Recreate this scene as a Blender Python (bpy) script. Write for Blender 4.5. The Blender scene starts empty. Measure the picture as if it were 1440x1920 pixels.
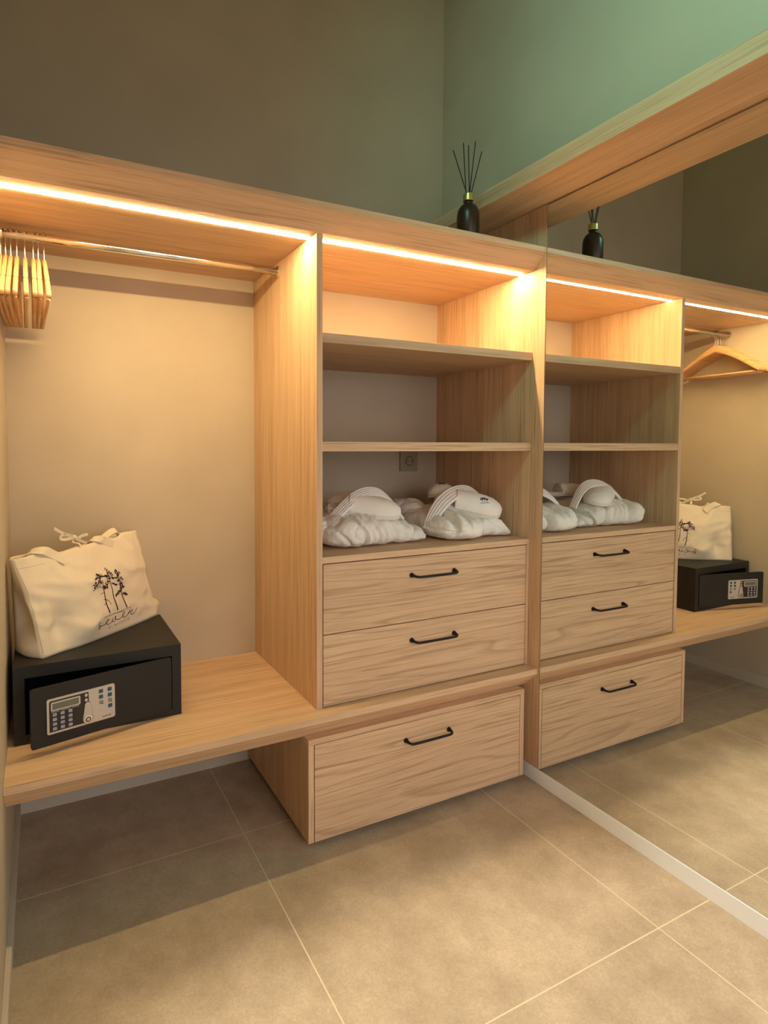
import bpy, bmesh, math, random
from mathutils import Vector, Matrix, noise
from mathutils.bvhtree import BVHTree

random.seed(7)
SC = bpy.context.scene
COL = SC.collection
PI = math.pi

# ------------------------------------------------------------ camera, light, exposure
cam_data = bpy.data.cameras.new('camera')
cam = bpy.data.objects.new('camera', cam_data)
COL.objects.link(cam)
SC.camera = cam
F_PX, YAW, PITCH, ROLL = 1094.71, 0.454276, -0.0464848, 0.00062155
CX, CY = 612.553, 889.265                      # optical centre of the shifted lens
cam.location = (0.0834, 0.0, 1.2)
fwd = Vector((math.sin(YAW)*math.cos(PITCH), math.cos(YAW)*math.cos(PITCH), math.sin(PITCH)))
rgt0 = Vector((math.cos(YAW), -math.sin(YAW), 0))
up0 = rgt0.cross(fwd)
rgt = math.cos(ROLL)*rgt0 + math.sin(ROLL)*up0
upv = -math.sin(ROLL)*rgt0 + math.cos(ROLL)*up0
cam.rotation_euler = Matrix((rgt, upv, -fwd)).transposed().to_euler()
cam_data.sensor_fit = 'VERTICAL'
cam_data.sensor_height = 24.0
cam_data.lens = 24.0*F_PX/1920
cam_data.shift_x = (720-CX)/1920
cam_data.shift_y = (CY-960)/1920
cam_data.clip_start = 0.02

SC.view_settings.view_transform = 'Standard'
SC.view_settings.look = 'None'
SC.view_settings.exposure = 0.12
SC.view_settings.gamma = 1.0
SC.view_settings.use_curve_mapping = False
SC.cycles.max_bounces = 12
SC.cycles.diffuse_bounces = 7
SC.cycles.glossy_bounces = 6
SC.cycles.sample_clamp_indirect = 6.0
SC.cycles.caustics_reflective = True
SC.cycles.blur_glossy = 0.0
SC.cycles.use_denoising = True

LED_RGB = (250.0, 182.0, 86.0)
world = bpy.data.worlds.new('world')
SC.world = world
world.use_nodes = True
world.node_tree.nodes['Background'].inputs[0].default_value = (0.75, 0.85, 1.0, 1)
world.node_tree.nodes['Background'].inputs[1].default_value = 0.0

def area(name, loc, target, sx, sy, power, color, spread=PI):
    d = bpy.data.lights.new(name, 'AREA')
    d.shape = 'RECTANGLE'; d.size = sx; d.size_y = sy
    d.energy = power; d.color = color; d.spread = spread
    o = bpy.data.objects.new(name, d); COL.objects.link(o)
    o.location = loc
    o.rotation_euler = (Vector(target)-Vector(loc)).to_track_quat('-Z', 'Y').to_euler()
    return o
# daylight from the doorway behind the camera, plus added unseen fills for upper wall and floor
DOOR_RGB, HIGH_RGB, DOWN_RGB = (7.1, 6.9, 7.2), (3.0, 8.0, 6.6), (500.0, 465.0, 375.0)
def lamp(name, loc, target, sx, sy, rgb, spread):
    p = max(rgb)
    return area(name, loc, target, sx, sy, p, tuple(c/p for c in rgb) if p else (1, 1, 1), spread)
lamp('doorway_daylight', (0.85, -1.10, 1.25), (0.85, 1.30, 0.25), 1.0, 1.3, DOOR_RGB, math.radians(115))
lamp('high_green_fill', (0.02, 0.45, 2.75), (1.65, 0.95, 2.35), 0.6, 0.35, HIGH_RGB, math.radians(88))  # unseen green light added for the upper right wall
spot = bpy.data.lights.new('floor_fill_spot', 'SPOT')  # unseen warm spot added to brighten the floor
spot.energy = max(DOWN_RGB); spot.color = tuple(c/max(max(DOWN_RGB), 1e-6) for c in DOWN_RGB)
spot.spot_size = math.radians(66.5); spot.spot_blend = 0.22; spot.shadow_soft_size = 0.04
spot_ob = bpy.data.objects.new('floor_fill_spot', spot); COL.objects.link(spot_ob)
spot_ob.location = (0.82, -0.80, 3.40)

XL, XM, YB = -0.012, 1.654, 2.1126             # left wall, mirror plane, back wall
SURF = 1.5546                                   # front plane of the shelves and drawers
BENCH_Z = 0.414

# ------------------------------------------------------------ materials
def new_mat(name):
    m = bpy.data.materials.new(name); m.use_nodes = True
    nt = m.node_tree
    return m, nt, nt.nodes['Principled BSDF']

def nd(nt, kind, **kw):
    n = nt.nodes.new(kind)
    for k, v in kw.items(): setattr(n, k, v)
    return n

def plain(name, color, rough=0.5, metal=0.0, bump=0.0, bscale=300, spec=0.5, mottling=0.0):
    m, nt, b = new_mat(name)
    b.inputs['Base Color'].default_value = (*color, 1)
    b.inputs['Roughness'].default_value = rough
    b.inputs['Metallic'].default_value = metal
    b.inputs['Specular IOR Level'].default_value = spec
    tc = nd(nt, 'ShaderNodeTexCoord')
    n = nd(nt, 'ShaderNodeTexNoise'); n.inputs['Scale'].default_value = bscale
    n.inputs['Detail'].default_value = 3
    nt.links.new(tc.outputs['Object'], n.inputs['Vector'])
    if bump:
        bp = nd(nt, 'ShaderNodeBump'); bp.inputs['Strength'].default_value = bump
        bp.inputs['Distance'].default_value = 0.002
        nt.links.new(n.outputs['Fac'], bp.inputs['Height'])
        nt.links.new(bp.outputs['Normal'], b.inputs['Normal'])
    if mottling:
        n2 = nd(nt, 'ShaderNodeTexNoise'); n2.inputs['Scale'].default_value = 3.5
        n2.inputs['Detail'].default_value = 6
        nt.links.new(tc.outputs['Object'], n2.inputs['Vector'])
        r = nd(nt, 'ShaderNodeValToRGB')
        r.color_ramp.elements[0].position = 0.3; r.color_ramp.elements[1].position = 0.7
        r.color_ramp.elements[0].color = (*[c*(1-mottling) for c in color], 1)
        r.color_ramp.elements[1].color = (*[min(1, c*(1+mottling)) for c in color], 1)
        nt.links.new(n2.outputs['Fac'], r.inputs['Fac'])
        nt.links.new(r.outputs['Color'], b.inputs['Base Color'])
    return m

def wood(name, axis, light=(0.71, 0.49, 0.31), dark=(0.50, 0.33, 0.20), cathedral=0.0, fine=150, rough=0.5, contrast=1.0):
    """oak laminate, grain running along the axis (0 x, 1 y, 2 z)"""
    m, nt, b = new_mat(name)
    tc = nd(nt, 'ShaderNodeTexCoord')
    def mapped(al, ac, off=(0, 0, 0)):
        mp = nd(nt, 'ShaderNodeMapping')
        s = [ac, ac, ac]; s[axis] = al
        mp.inputs['Scale'].default_value = s
        mp.inputs['Location'].default_value = off
        return mp
    # gentle wander of the grain
    w = nd(nt, 'ShaderNodeTexNoise'); w.inputs['Scale'].default_value = 1.0; w.inputs['Detail'].default_value = 2
    mw = mapped(1.6, 6.0)
    nt.links.new(tc.outputs['Object'], mw.inputs['Vector']); nt.links.new(mw.outputs['Vector'], w.inputs['Vector'])
    sub = nd(nt, 'ShaderNodeVectorMath', operation='SUBTRACT'); sub.inputs[1].default_value = (0.5, 0.5, 0.5)
    nt.links.new(w.outputs['Color'], sub.inputs[0])
    sc = nd(nt, 'ShaderNodeVectorMath', operation='SCALE'); sc.inputs['Scale'].default_value = 0.012 + 0.010*cathedral
    nt.links.new(sub.outputs[0], sc.inputs[0])
    add = nd(nt, 'ShaderNodeVectorMath', operation='ADD')
    nt.links.new(tc.outputs['Object'], add.inputs[0]); nt.links.new(sc.outputs[0], add.inputs[1])
    def layer(al, ac, detail, off, rough_=0.6):
        mp = mapped(al, ac, off)
        nt.links.new(add.outputs[0], mp.inputs['Vector'])
        n = nd(nt, 'ShaderNodeTexNoise'); n.inputs['Scale'].default_value = 1.0
        n.inputs['Detail'].default_value = detail; n.inputs['Roughness'].default_value = rough_
        nt.links.new(mp.outputs['Vector'], n.inputs['Vector'])
        return n.outputs['Fac']
    broad = layer(0.9, 14, 2, (3, 1, 2))
    mid = layer(2.0, 55, 3, (1, 7, 4))
    fin = layer(5.0, fine*1.6, 3, (9, 2, 5), 0.75)
    def math_(op, a, bb):
        n = nd(nt, 'ShaderNodeMath', operation=op)
        for i, v in enumerate((a, bb)):
            if isinstance(v, (int, float)): n.inputs[i].default_value = v
            else: nt.links.new(v, n.inputs[i])
        return n.outputs[0]
    wb, wm, wf = (0.20, 0.28, 0.52) if cathedral else (0.30, 0.35, 0.35)
    s = math_('ADD', math_('MULTIPLY', broad, wb), math_('ADD', math_('MULTIPLY', mid, wm), math_('MULTIPLY', fin, wf)))
    ramp = nd(nt, 'ShaderNodeValToRGB')
    h = (0.15 if cathedral else 0.13)/contrast
    ramp.color_ramp.elements[0].position = 0.5-h; ramp.color_ramp.elements[0].color = (*dark, 1)
    ramp.color_ramp.elements[1].position = 0.5+h*0.75; ramp.color_ramp.elements[1].color = (*light, 1)
    nt.links.new(s, ramp.inputs['Fac'])
    out = ramp.outputs['Color']
    # thin dark pore streaks
    pore = layer(3.0, 110 if cathedral else 170, 2, (5, 5, 8), 0.5)
    pr = nd(nt, 'ShaderNodeValToRGB')
    pr.color_ramp.elements[0].position = 0.30; pr.color_ramp.elements[0].color = (0.62, 0.58, 0.54, 1)
    pr.color_ramp.elements[1].position = 0.42; pr.color_ramp.elements[1].color = (1, 1, 1, 1)
    nt.links.new(pore, pr.inputs['Fac'])
    mx = nd(nt, 'ShaderNodeMix', data_type='RGBA', blend_type='MULTIPLY'); mx.inputs['Factor'].default_value = 0.75
    nt.links.new(out, mx.inputs['A']); nt.links.new(pr.outputs['Color'], mx.inputs['B'])
    out = mx.outputs['Result']
    if cathedral:
        # long wandering growth lines of plain sawn oak
        gmap = mapped(0.20, 6.5, (0.3, 0.7, 0.2))
        nt.links.new(add.outputs[0], gmap.inputs['Vector'])
        g = nd(nt, 'ShaderNodeTexNoise'); g.inputs['Scale'].default_value = 1.0; g.inputs['Detail'].default_value = 1.0
        nt.links.new(gmap.outputs['Vector'], g.inputs['Vector'])
        k = math_('FRACT', math_('MULTIPLY', g.outputs['Fac'], 25.0), 0)
        gr = nd(nt, 'ShaderNodeValToRGB')
        e = gr.color_ramp.elements
        e[0].position = 0.0; e[0].color = (0.70, 0.66, 0.62, 1)
        e[1].position = 0.20; e[1].color = (1, 1, 1, 1)
        x = e.new(0.93); x.color = (0.97, 0.97, 0.97, 1)
        x = e.new(1.0); x.color = (0.70, 0.66, 0.62, 1)
        nt.links.new(k, gr.inputs['Fac'])
        mx = nd(nt, 'ShaderNodeMix', data_type='RGBA', blend_type='MULTIPLY'); mx.inputs['Factor'].default_value = cathedral
        nt.links.new(out, mx.inputs['A']); nt.links.new(gr.outputs['Color'], mx.inputs['B'])
        out = mx.outputs['Result']
    nt.links.new(out, b.inputs['Base Color'])
    b.inputs['Roughness'].default_value = rough
    b.inputs['Specular IOR Level'].default_value = 0.3
    bp = nd(nt, 'ShaderNodeBump'); bp.inputs['Strength'].default_value = 0.15; bp.inputs['Distance'].default_value = 0.001
    nt.links.new(s, bp.inputs['Height']); nt.links.new(bp.outputs['Normal'], b.inputs['Normal'])
    return m

WOOD_X = wood('oak_grain_lengthwise', 0)
WOOD_Y = wood('oak_grain_across_room', 1)
WOOD_Z = wood('oak_grain_upright', 2)
WOOD_FRONT = wood('oak_drawer_front', 0, cathedral=0.8, fine=120)
HANGER_WOOD = wood('varnished_beech', 1, light=(0.74, 0.44, 0.21), dark=(0.58, 0.31, 0.13), rough=0.32, fine=90)
NOTCH = plain('dark_wood_notch', (0.20, 0.09, 0.035), 0.8)
WALL = plain('limewashed_wall', (0.50, 0.42, 0.315), 0.9, bump=0.15, bscale=60, spec=0.2, mottling=0.06)
CEIL = plain('ceiling_paint', (0.5, 0.47, 0.42), 0.9)
SKIRT = plain('daylight_tinted_skirting', (0.82, 0.87, 0.93), 0.6)  # cool daylight cast put into the white paint colour
SKIRT_WALL = plain('wall_coloured_skirting', (0.52, 0.46, 0.37), 0.8)
SAFE = plain('black_powder_coat', (0.016, 0.0145, 0.013), 0.55, bump=0.25, bscale=900, spec=0.35)
SAFE_IN = plain('safe_inside', (0.008, 0.007, 0.006), 0.8)
CHROME = plain('chrome', (0.85, 0.83, 0.8), 0.12, 1.0)
STEEL = plain('hook_steel', (0.8, 0.77, 0.72), 0.25, 1.0)
HANDLE = plain('black_iron_handle', (0.018, 0.018, 0.02), 0.45, 0.6)
CANVAS = plain('natural_canvas', (0.72, 0.62, 0.475), 0.95, bump=0.35, bscale=700, spec=0.15)
CANVAS_SEAM = plain('canvas_seam', (0.30, 0.235, 0.16), 0.95)
INK = plain('dark_print', (0.030, 0.012, 0.014), 0.9, spec=0.1)
INK_PALE = plain('pale_print', (0.30, 0.22, 0.14), 0.9, spec=0.1)
TERRY = plain('white_terry', (0.88, 0.86, 0.82), 1.0, bump=1.0, bscale=260, spec=0.1)
BELT = plain('white_terry_belt', (0.84, 0.82, 0.79), 1.0, bump=0.6, bscale=500, spec=0.1)
SOLE = plain('slipper_sole', (0.75, 0.72, 0.66), 0.9)
AMBER = plain('dark_amber_glass', (0.026, 0.014, 0.006), 0.35, spec=0.4)
BRASS = plain('brushed_brass', (0.55, 0.40, 0.15), 0.35, 0.85)
REED = plain('black_reed', (0.012, 0.010, 0.008), 0.8)
OUTLET = plain('bronze_outlet', (0.33, 0.27, 0.18), 0.45)
OUTLET_D = plain('outlet_dark', (0.06, 0.045, 0.03), 0.6)
PANEL = plain('silver_panel', (0.55, 0.50, 0.45), 0.4, 0.2)
PANEL_DARK = plain('dark_keypad_field', (0.020, 0.012, 0.010), 0.4)
KEYC = plain('blue_grey_keys', (0.38, 0.40, 0.50), 0.5)
LCD = plain('grey_display', (0.15, 0.15, 0.12), 0.3)
TEAL = plain('teal_pictogram', (0.012, 0.085, 0.13), 0.5)
DARKGAP = plain('dark_edge', (0.03, 0.025, 0.02), 0.7)

def mirror_mat():
    m, nt, b = new_mat('mirror_silver')
    b.inputs['Base Color'].default_value = (0.87, 0.90, 0.87, 1)
    b.inputs['Metallic'].default_value = 1.0
    b.inputs['Roughness'].default_value = 0.0
    return m
MIRROR = mirror_mat()

def led_mat():
    m = bpy.data.materials.new('led_diffuser'); m.use_nodes = True
    nt = m.node_tree; nt.nodes.clear()
    e = nd(nt, 'ShaderNodeEmission'); o = nd(nt, 'ShaderNodeOutputMaterial')
    p = max(max(LED_RGB), 1e-6)
    e.inputs[0].default_value = (*[c/p for c in LED_RGB], 1); e.inputs[1].default_value = max(LED_RGB)
    nt.links.new(e.outputs[0], o.inputs[0])
    return m
LED = led_mat()

def floor_mat():
    m, nt, b = new_mat('stone_floor_tiles')
    tc = nd(nt, 'ShaderNodeTexCoord')
    def noise_(s, d, r=0.6):
        n = nd(nt, 'ShaderNodeTexNoise'); n.inputs['Scale'].default_value = s
        n.inputs['Detail'].default_value = d; n.inputs['Roughness'].default_value = r
        nt.links.new(tc.outputs['Object'], n.inputs['Vector']); return n.outputs['Fac']
    base = nd(nt, 'ShaderNodeValToRGB')
    e = base.color_ramp.elements
    e[0].position = 0.32; e[0].color = (0.335, 0.262, 0.187, 1)
    e[1].position = 0.68; e[1].color = (0.485, 0.395, 0.295, 1)
    nt.links.new(noise_(5.5, 8, 0.65), base.inputs['Fac'])
    grain = nd(nt, 'ShaderNodeValToRGB')
    g = grain.color_ramp.elements
    g[0].position = 0.35; g[0].color = (0.86, 0.85, 0.84, 1)
    g[1].position = 0.7; g[1].color = (1.10, 1.10, 1.08, 1)
    nt.links.new(noise_(170, 4, 0.8), grain.inputs['Fac'])
    mx = nd(nt, 'ShaderNodeMix', data_type='RGBA', blend_type='MULTIPLY'); mx.inputs['Factor'].default_value = 1
    nt.links.new(base.outputs['Color'], mx.inputs['A']); nt.links.new(grain.outputs['Color'], mx.inputs['B'])
    # pale scuffed flecks
    fl = nd(nt, 'ShaderNodeValToRGB')
    f = fl.color_ramp.elements
    f[0].position = 0.62; f[0].color = (0, 0, 0, 1); f[1].position = 0.74; f[1].color = (0.5, 0.5, 0.5, 1)
    nt.links.new(noise_(38, 6, 0.75), fl.inputs['Fac'])
    mf = nd(nt, 'ShaderNodeMix', data_type='RGBA'); mf.inputs['B'].default_value = (0.60, 0.53, 0.43, 1)
    nt.links.new(fl.outputs['Color'], mf.inputs['Factor']); nt.links.new(mx.outputs['Result'], mf.inputs['A'])
    # grout lines
    sep = nd(nt, 'ShaderNodeSeparateXYZ'); nt.links.new(tc.outputs['Object'], sep.inputs[0])
    def line(sock, start, pitch, half):
        a = nd(nt, 'ShaderNodeMath', operation='SUBTRACT'); nt.links.new(sock, a.inputs[0]); a.inputs[1].default_value = start
        d = nd(nt, 'ShaderNodeMath', operation='DIVIDE'); nt.links.new(a.outputs[0], d.inputs[0]); d.inputs[1].default_value = pitch
        r = nd(nt, 'ShaderNodeMath', operation='ROUND'); nt.links.new(d.outputs[0], r.inputs[0])
        s = nd(nt, 'ShaderNodeMath', operation='SUBTRACT'); nt.links.new(d.outputs[0], s.inputs[0]); nt.links.new(r.outputs[0], s.inputs[1])
        ab = nd(nt, 'ShaderNodeMath', operation='ABSOLUTE'); nt.links.new(s.outputs[0], ab.inputs[0])
        l = nd(nt, 'ShaderNodeMath', operation='LESS_THAN'); nt.links.new(ab.outputs[0], l.inputs[0]); l.inputs[1].default_value = half/pitch
        return l.outputs[0]
    l1 = line(sep.outputs[0], 0.626-0.831, 0.82, 0.0016); l2 = line(sep.outputs[1], 1.696-0.4313, 0.798, 0.0016)
    mxx = nd(nt, 'ShaderNodeMath', operation='MAXIMUM'); nt.links.new(l1, mxx.inputs[0]); nt.links.new(l2, mxx.inputs[1])
    mg = nd(nt, 'ShaderNodeMix', data_type='RGBA'); mg.inputs['B'].default_value = (0.60, 0.51, 0.36, 1)
    nt.links.new(mxx.outputs[0], mg.inputs['Factor']); nt.links.new(mf.outputs['Result'], mg.inputs['A'])
    nt.links.new(mg.outputs['Result'], b.inputs['Base Color'])
    b.inputs['Roughness'].default_value = 0.62
    b.inputs['Specular IOR Level'].default_value = 0.3
    bp = nd(nt, 'ShaderNodeBump'); bp.inputs['Strength'].default_value = 0.2; bp.inputs['Distance'].default_value = 0.001
    nt.links.new(grain.outputs['Color'], bp.inputs['Height']); nt.links.new(bp.outputs['Normal'], b.inputs['Normal'])
    return m
FLOOR = floor_mat()

# ------------------------------------------------------------ mesh helpers (all in room coordinates)
def link(name, bm, mat, parent=None, smooth=False, keep=None):
    """bm is in room coordinates; under a parent it is shifted to the parent's base"""
    me = bpy.data.meshes.new(name)
    bmesh.ops.recalc_face_normals(bm, faces=bm.faces) if keep is None else None
    off = Vector((0, 0, 0))
    if parent is not None:
        p = parent
        while p is not None:
            off += Vector(p.location); p = p.parent
    else:
        lo = Vector([min(v.co[i] for v in bm.verts) for i in range(3)])
        hi = Vector([max(v.co[i] for v in bm.verts) for i in range(3)])
        off = Vector(((lo.x+hi.x)/2, (lo.y+hi.y)/2, lo.z))
    for v in bm.verts: v.co -= off
    bm.to_mesh(me); bm.free()
    me.materials.append(mat)
    if smooth:
        for p in me.polygons: p.use_smooth = True
    o = bpy.data.objects.new(name, me); COL.objects.link(o)
    if parent is not None: o.parent = parent
    else: o.location = off
    return o

def thing(name, label, cat, loc, group=None):
    o = bpy.data.objects.new(name, None); COL.objects.link(o)
    o.empty_display_size = 0.05
    o.location = loc; o['label'] = label; o['category'] = cat
    if group: o['group'] = group
    return o

def tag(o, label, cat, group=None):
    o['label'] = label; o['category'] = cat
    if group: o['group'] = group
    return o

def struct(name, bm, mat, label=None):
    o = link(name, bm, mat); o['kind'] = 'structure'
    if label: o['label'] = label
    o['category'] = name.split('_')[0]
    return o

def box(bm, x0, x1, y0, y1, z0, z1, bev=0.0):
    r = bmesh.ops.create_cube(bm, size=1.0)
    vs = r['verts']
    for v in vs:
        v.co = Vector(((x0+x1)/2+v.co.x*(x1-x0), (y0+y1)/2+v.co.y*(y1-y0), (z0+z1)/2+v.co.z*(z1-z0)))
    if bev:
        es = {e for v in vs for e in v.link_edges}
        bmesh.ops.bevel(bm, geom=list(es), offset=bev, segments=2, affect='EDGES', profile=0.6)
    return bm

def B(*a, **k): return box(bmesh.new(), *a, **k)

def prism(pts, axis, a0, a1):
    """closed outline extruded along an axis; pts are the other two coordinates in order"""
    bm = bmesh.new()
    def mk(p, a):
        c = list(p); c.insert(axis, a); return bm.verts.new(c)
    A = [mk(p, a0) for p in pts]; Bv = [mk(p, a1) for p in pts]
    bm.faces.new(A); bm.faces.new(list(reversed(Bv)))
    n = len(pts)
    for i in range(n): bm.faces.new((A[i], A[(i+1) % n], Bv[(i+1) % n], Bv[i]))
    return bm

def catmull(P, n=8, closed=False):
    P = [Vector(p) for p in P]; out = []
    m = len(P)
    rng = range(m) if closed else range(m-1)
    for i in rng:
        if closed: p0, p1, p2, p3 = P[(i-1) % m], P[i], P[(i+1) % m], P[(i+2) % m]
        else: p0, p1, p2, p3 = P[max(i-1, 0)], P[i], P[i+1], P[min(i+2, m-1)]
        for k in range(n):
            t = k/n
            out.append(0.5*((2*p1)+(p2-p0)*t+(2*p0-5*p1+4*p2-p3)*t*t+(3*p1-p0-3*p2+p3)*t**3))
    if not closed: out.append(P[-1])
    return out

def tube(bm, path, r, seg=10, caps=True):
    path = [Vector(p) for p in path]
    rs = r if isinstance(r, (list, tuple)) else [r]*len(path)
    rings = []; ref = None
    for i, p in enumerate(path):
        t = (path[min(i+1, len(path)-1)]-path[max(i-1, 0)]).normalized()
        if ref is None:
            ref = Vector((0, 0, 1)) if abs(t.z) < 0.9 else Vector((1, 0, 0))
        a = (ref-t*ref.dot(t)).normalized(); ref = a
        b = t.cross(a)
        rings.append([bm.verts.new(p+rs[i]*(math.cos(2*PI*k/seg)*a+math.sin(2*PI*k/seg)*b)) for k in range(seg)])
    for A, C in zip(rings, rings[1:]):
        for k in range(seg): bm.faces.new((A[k], A[(k+1) % seg], C[(k+1) % seg], C[k]))
    if caps:
        bm.faces.new(list(reversed(rings[0]))); bm.faces.new(rings[-1])
    return bm

def lathe(bm, cx, cy, prof, seg=32):
    rings = []
    for r, z in prof:
        if r < 1e-5: rings.append([bm.verts.new((cx, cy, z))])
        else: rings.append([bm.verts.new((cx+r*math.cos(2*PI*k/seg), cy+r*math.sin(2*PI*k/seg), z)) for k in range(seg)])
    for A, C in zip(rings, rings[1:]):
        for k in range(seg):
            if len(A) == 1 and len(C) == 1: continue
            if len(A) == 1: bm.faces.new((A[0], C[(k+1) % seg], C[k]))
            elif len(C) == 1: bm.faces.new((A[k], A[(k+1) % seg], C[0]))
            else: bm.faces.new((A[k], A[(k+1) % seg], C[(k+1) % seg], C[k]))
    return bm

def strap(path, wdirs, width, thick):
    """flat band following a path; wdirs gives the width direction per point (one or a list)"""
    bm = bmesh.new(); rings = []
    path = [Vector(p) for p in path]
    for i, p in enumerate(path):
        t = (path[min(i+1, len(path)-1)]-path[max(i-1, 0)]).normalized()
        w = Vector(wdirs[i] if isinstance(wdirs, list) else wdirs)
        w = (w-t*w.dot(t)).normalized(); n = t.cross(w)
        sec = [(-.5, -.3), (-.46, .5), (.46, .5), (.5, -.3), (.46, -.5), (-.46, -.5)]
        rings.append([bm.verts.new(p+w*width*a+n*thick*b) for a, b in sec])
    for A, C in zip(rings, rings[1:]):
        for k in range(6): bm.faces.new((A[k], A[(k+1) % 6], C[(k+1) % 6], C[k]))
    bm.faces.new(list(reversed(rings[0]))); bm.faces.new(rings[-1])
    return bm

def copy_tree(o, parent=None):
    c = o.copy(); COL.objects.link(c)
    if parent is not None: c.parent = parent
    for ch in list(o.children): copy_tree(ch, c)
    return c

# ------------------------------------------------------------ room
Y0, ZT = -1.25, 3.45
XR = 1.674
struct('floor', B(XL-0.1, XR+0.1, Y0-0.1, YB+0.1, -0.08, 0.0), FLOOR)
struct('ceiling', B(XL-0.1, XR+0.1, Y0-0.1, YB+0.1, ZT, ZT+0.08), CEIL)
struct('wall_back', B(XL-0.1, XR+0.1, YB, YB+0.1, 0, ZT), WALL)
struct('wall_left', B(XL-0.1, XL, Y0, YB, 0, ZT), WALL)
struct('wall_right', B(XR, XR+0.1, Y0, YB, 0, ZT), WALL)
bm = bmesh.new()
box(bm, XL, 0.30, Y0-0.1, Y0, 0, ZT); box(bm, 1.38, XR, Y0-0.1, Y0, 0, ZT); box(bm, 0.30, 1.38, Y0-0.1, Y0, 2.1, ZT)
struct('wall_front', bm, WALL)
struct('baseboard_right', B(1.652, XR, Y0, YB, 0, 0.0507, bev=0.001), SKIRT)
struct('baseboard_left', B(XL, 0.0, Y0, YB-0.010, 0, 0.0507, bev=0.001), SKIRT_WALL)
struct('baseboard_back', B(XL, 1.652, YB-0.010, YB, 0, 0.0507, bev=0.001), SKIRT_WALL)

bm = bmesh.new()
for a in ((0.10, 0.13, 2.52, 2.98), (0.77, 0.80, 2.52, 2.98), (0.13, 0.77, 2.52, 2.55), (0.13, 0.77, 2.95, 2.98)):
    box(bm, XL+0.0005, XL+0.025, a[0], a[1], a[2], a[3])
struct('frame_added', bm, SKIRT)  # unseen frame added around the green fill, no opening behind it
struct('trim_added', lathe(bmesh.new(), 0.82, -0.80, [(0.045, 3.4495), (0.045, 3.438), (0.062, 3.438), (0.062, 3.4495)], 32), SKIRT)  # unseen ceiling ring added to go with the floor spot

# ------------------------------------------------------------ mirror wall
t = thing('wall_mirror', 'large frameless mirror covering the right wall beside the wardrobe', 'mirror', (1.660, 0.2, 0.051))
link('mirror_glass', B(XM, 1.6595, Y0+0.02, 1.4955, 0.0525, 2.0265), MIRROR, t)
link('mirror_backing', B(1.6600, 1.672, Y0+0.02, 1.4965, 0.0525, 2.0265), DARKGAP, t)
o = link('end_panel', B(XM, 1.673, 1.4990, YB-0.0005, 0.0515, 2.0305), WOOD_Z)
tag(o, 'tall oak end panel with upright grain between the shelves and the mirror', 'wood panel')
o = link('pelmet_shelf', B(1.4765, 1.673, Y0+0.01, YB-0.0005, 2.0315, 2.083, bev=0.0008), WOOD_Y)
tag(o, 'long oak pelmet shelf running along the wall above the mirror', 'shelf')

# ------------------------------------------------------------ wardrobe carcass
t = thing('wardrobe_top', 'long oak top board of the wardrobe with slanting front edge and glowing light strips below', 'wardrobe top', (0.8, 1.8, 1.818))
prof = [(1.4985, 1.885), (1.4985, 1.8675), (1.5500, 1.8180), (YB-0.0005, 1.8180), (YB-0.0005, 1.885)]
link('board', prism(prof, 0, XL+0.0005, XM-0.0005), WOOD_X, t)
STRIP_Y = 1.606
for a, b_ in ((XL+0.004, 0.8075), (0.8305, XM-0.008)):
    link('led_strip', B(a, b_, STRIP_Y-0.0065, STRIP_Y+0.0065, 1.8160, 1.8182), LED, t)

prof = [(1.5060, BENCH_Z), (1.5060, 0.3940), (1.5640, 0.3360), (YB-0.0005, 0.3360), (YB-0.0005, BENCH_Z)]
o = link('bench_shelf', prism(prof, 0, XL+0.0005, XM-0.0005), WOOD_X)
tag(o, 'long low oak bench shelf with slanting front edge, carrying the black safe', 'bench')

FY, BY = SURF, YB-0.0005
t = thing('shelving_cabinet', 'oak open shelving cabinet with two drawers standing on the bench shelf', 'cabinet', (1.24, 1.83, BENCH_Z))
link('side_panel', B(0.8092, 0.8285, 1.5530, BY, BENCH_Z+0.0003, 1.8175, bev=0.0006), WOOD_Z, t)
for z0, z1 in ((1.5075, 1.5350), (1.1870, 1.2160), (0.8520, 0.8715)):
    link('shelf', B(0.8287, XM-0.0005, FY, BY, z0, z1, bev=0.0008), WOOD_X, t)
link('filler_strip', B(1.6405, XM-0.0005, FY, FY+0.02, BENCH_Z+0.0003, 0.8515), WOOD_Z, t)

def handle(parent, xc, yf, z):
    bm = bmesh.new()
    hw = 0.0850; p = 0.027
    path = [(xc-hw, yf-0.001, z), (xc-hw, yf-0.010, z), (xc-hw+0.001, yf-0.019, z-0.0005), (xc-hw+0.008, yf-p+0.001, z-0.002), (xc-hw+0.022, yf-p, z-0.003),
            (xc, yf-p-0.001, z-0.003), (xc+hw-0.022, yf-p, z-0.003), (xc+hw-0.008, yf-p+0.001, z-0.002), (xc+hw-0.001, yf-0.019, z-0.0005), (xc+hw, yf-0.010, z), (xc+hw, yf-0.001, z)]
    P = catmull(path, 5)
    rs = []
    for q in P:
        d = yf-q.y
        rs.append(0.0041 + 0.0045*max(0, 1-d/0.016))
    tube(bm, P, rs, 12)
    return link('drawer_handle', bm, HANDLE, parent, smooth=True)

for z0, z1, zh, xc in ((0.6375, 0.8490, 0.7885, 1.232), (0.4175, 0.6345, 0.5755, 1.234)):
    d = link('drawer', B(0.8320, 1.6385, FY, FY+0.019, z0, z1, bev=0.0007), WOOD_FRONT, t)
    d['label'] = 'upper oak drawer front' if z0 > 0.6 else 'lower oak drawer front'
    handle(d, xc, FY, zh)
link('drawer_recess', B(0.8287, 1.6400, FY+0.0195, FY+0.03, BENCH_Z+0.0005, 0.8515), DARKGAP, t)

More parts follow.
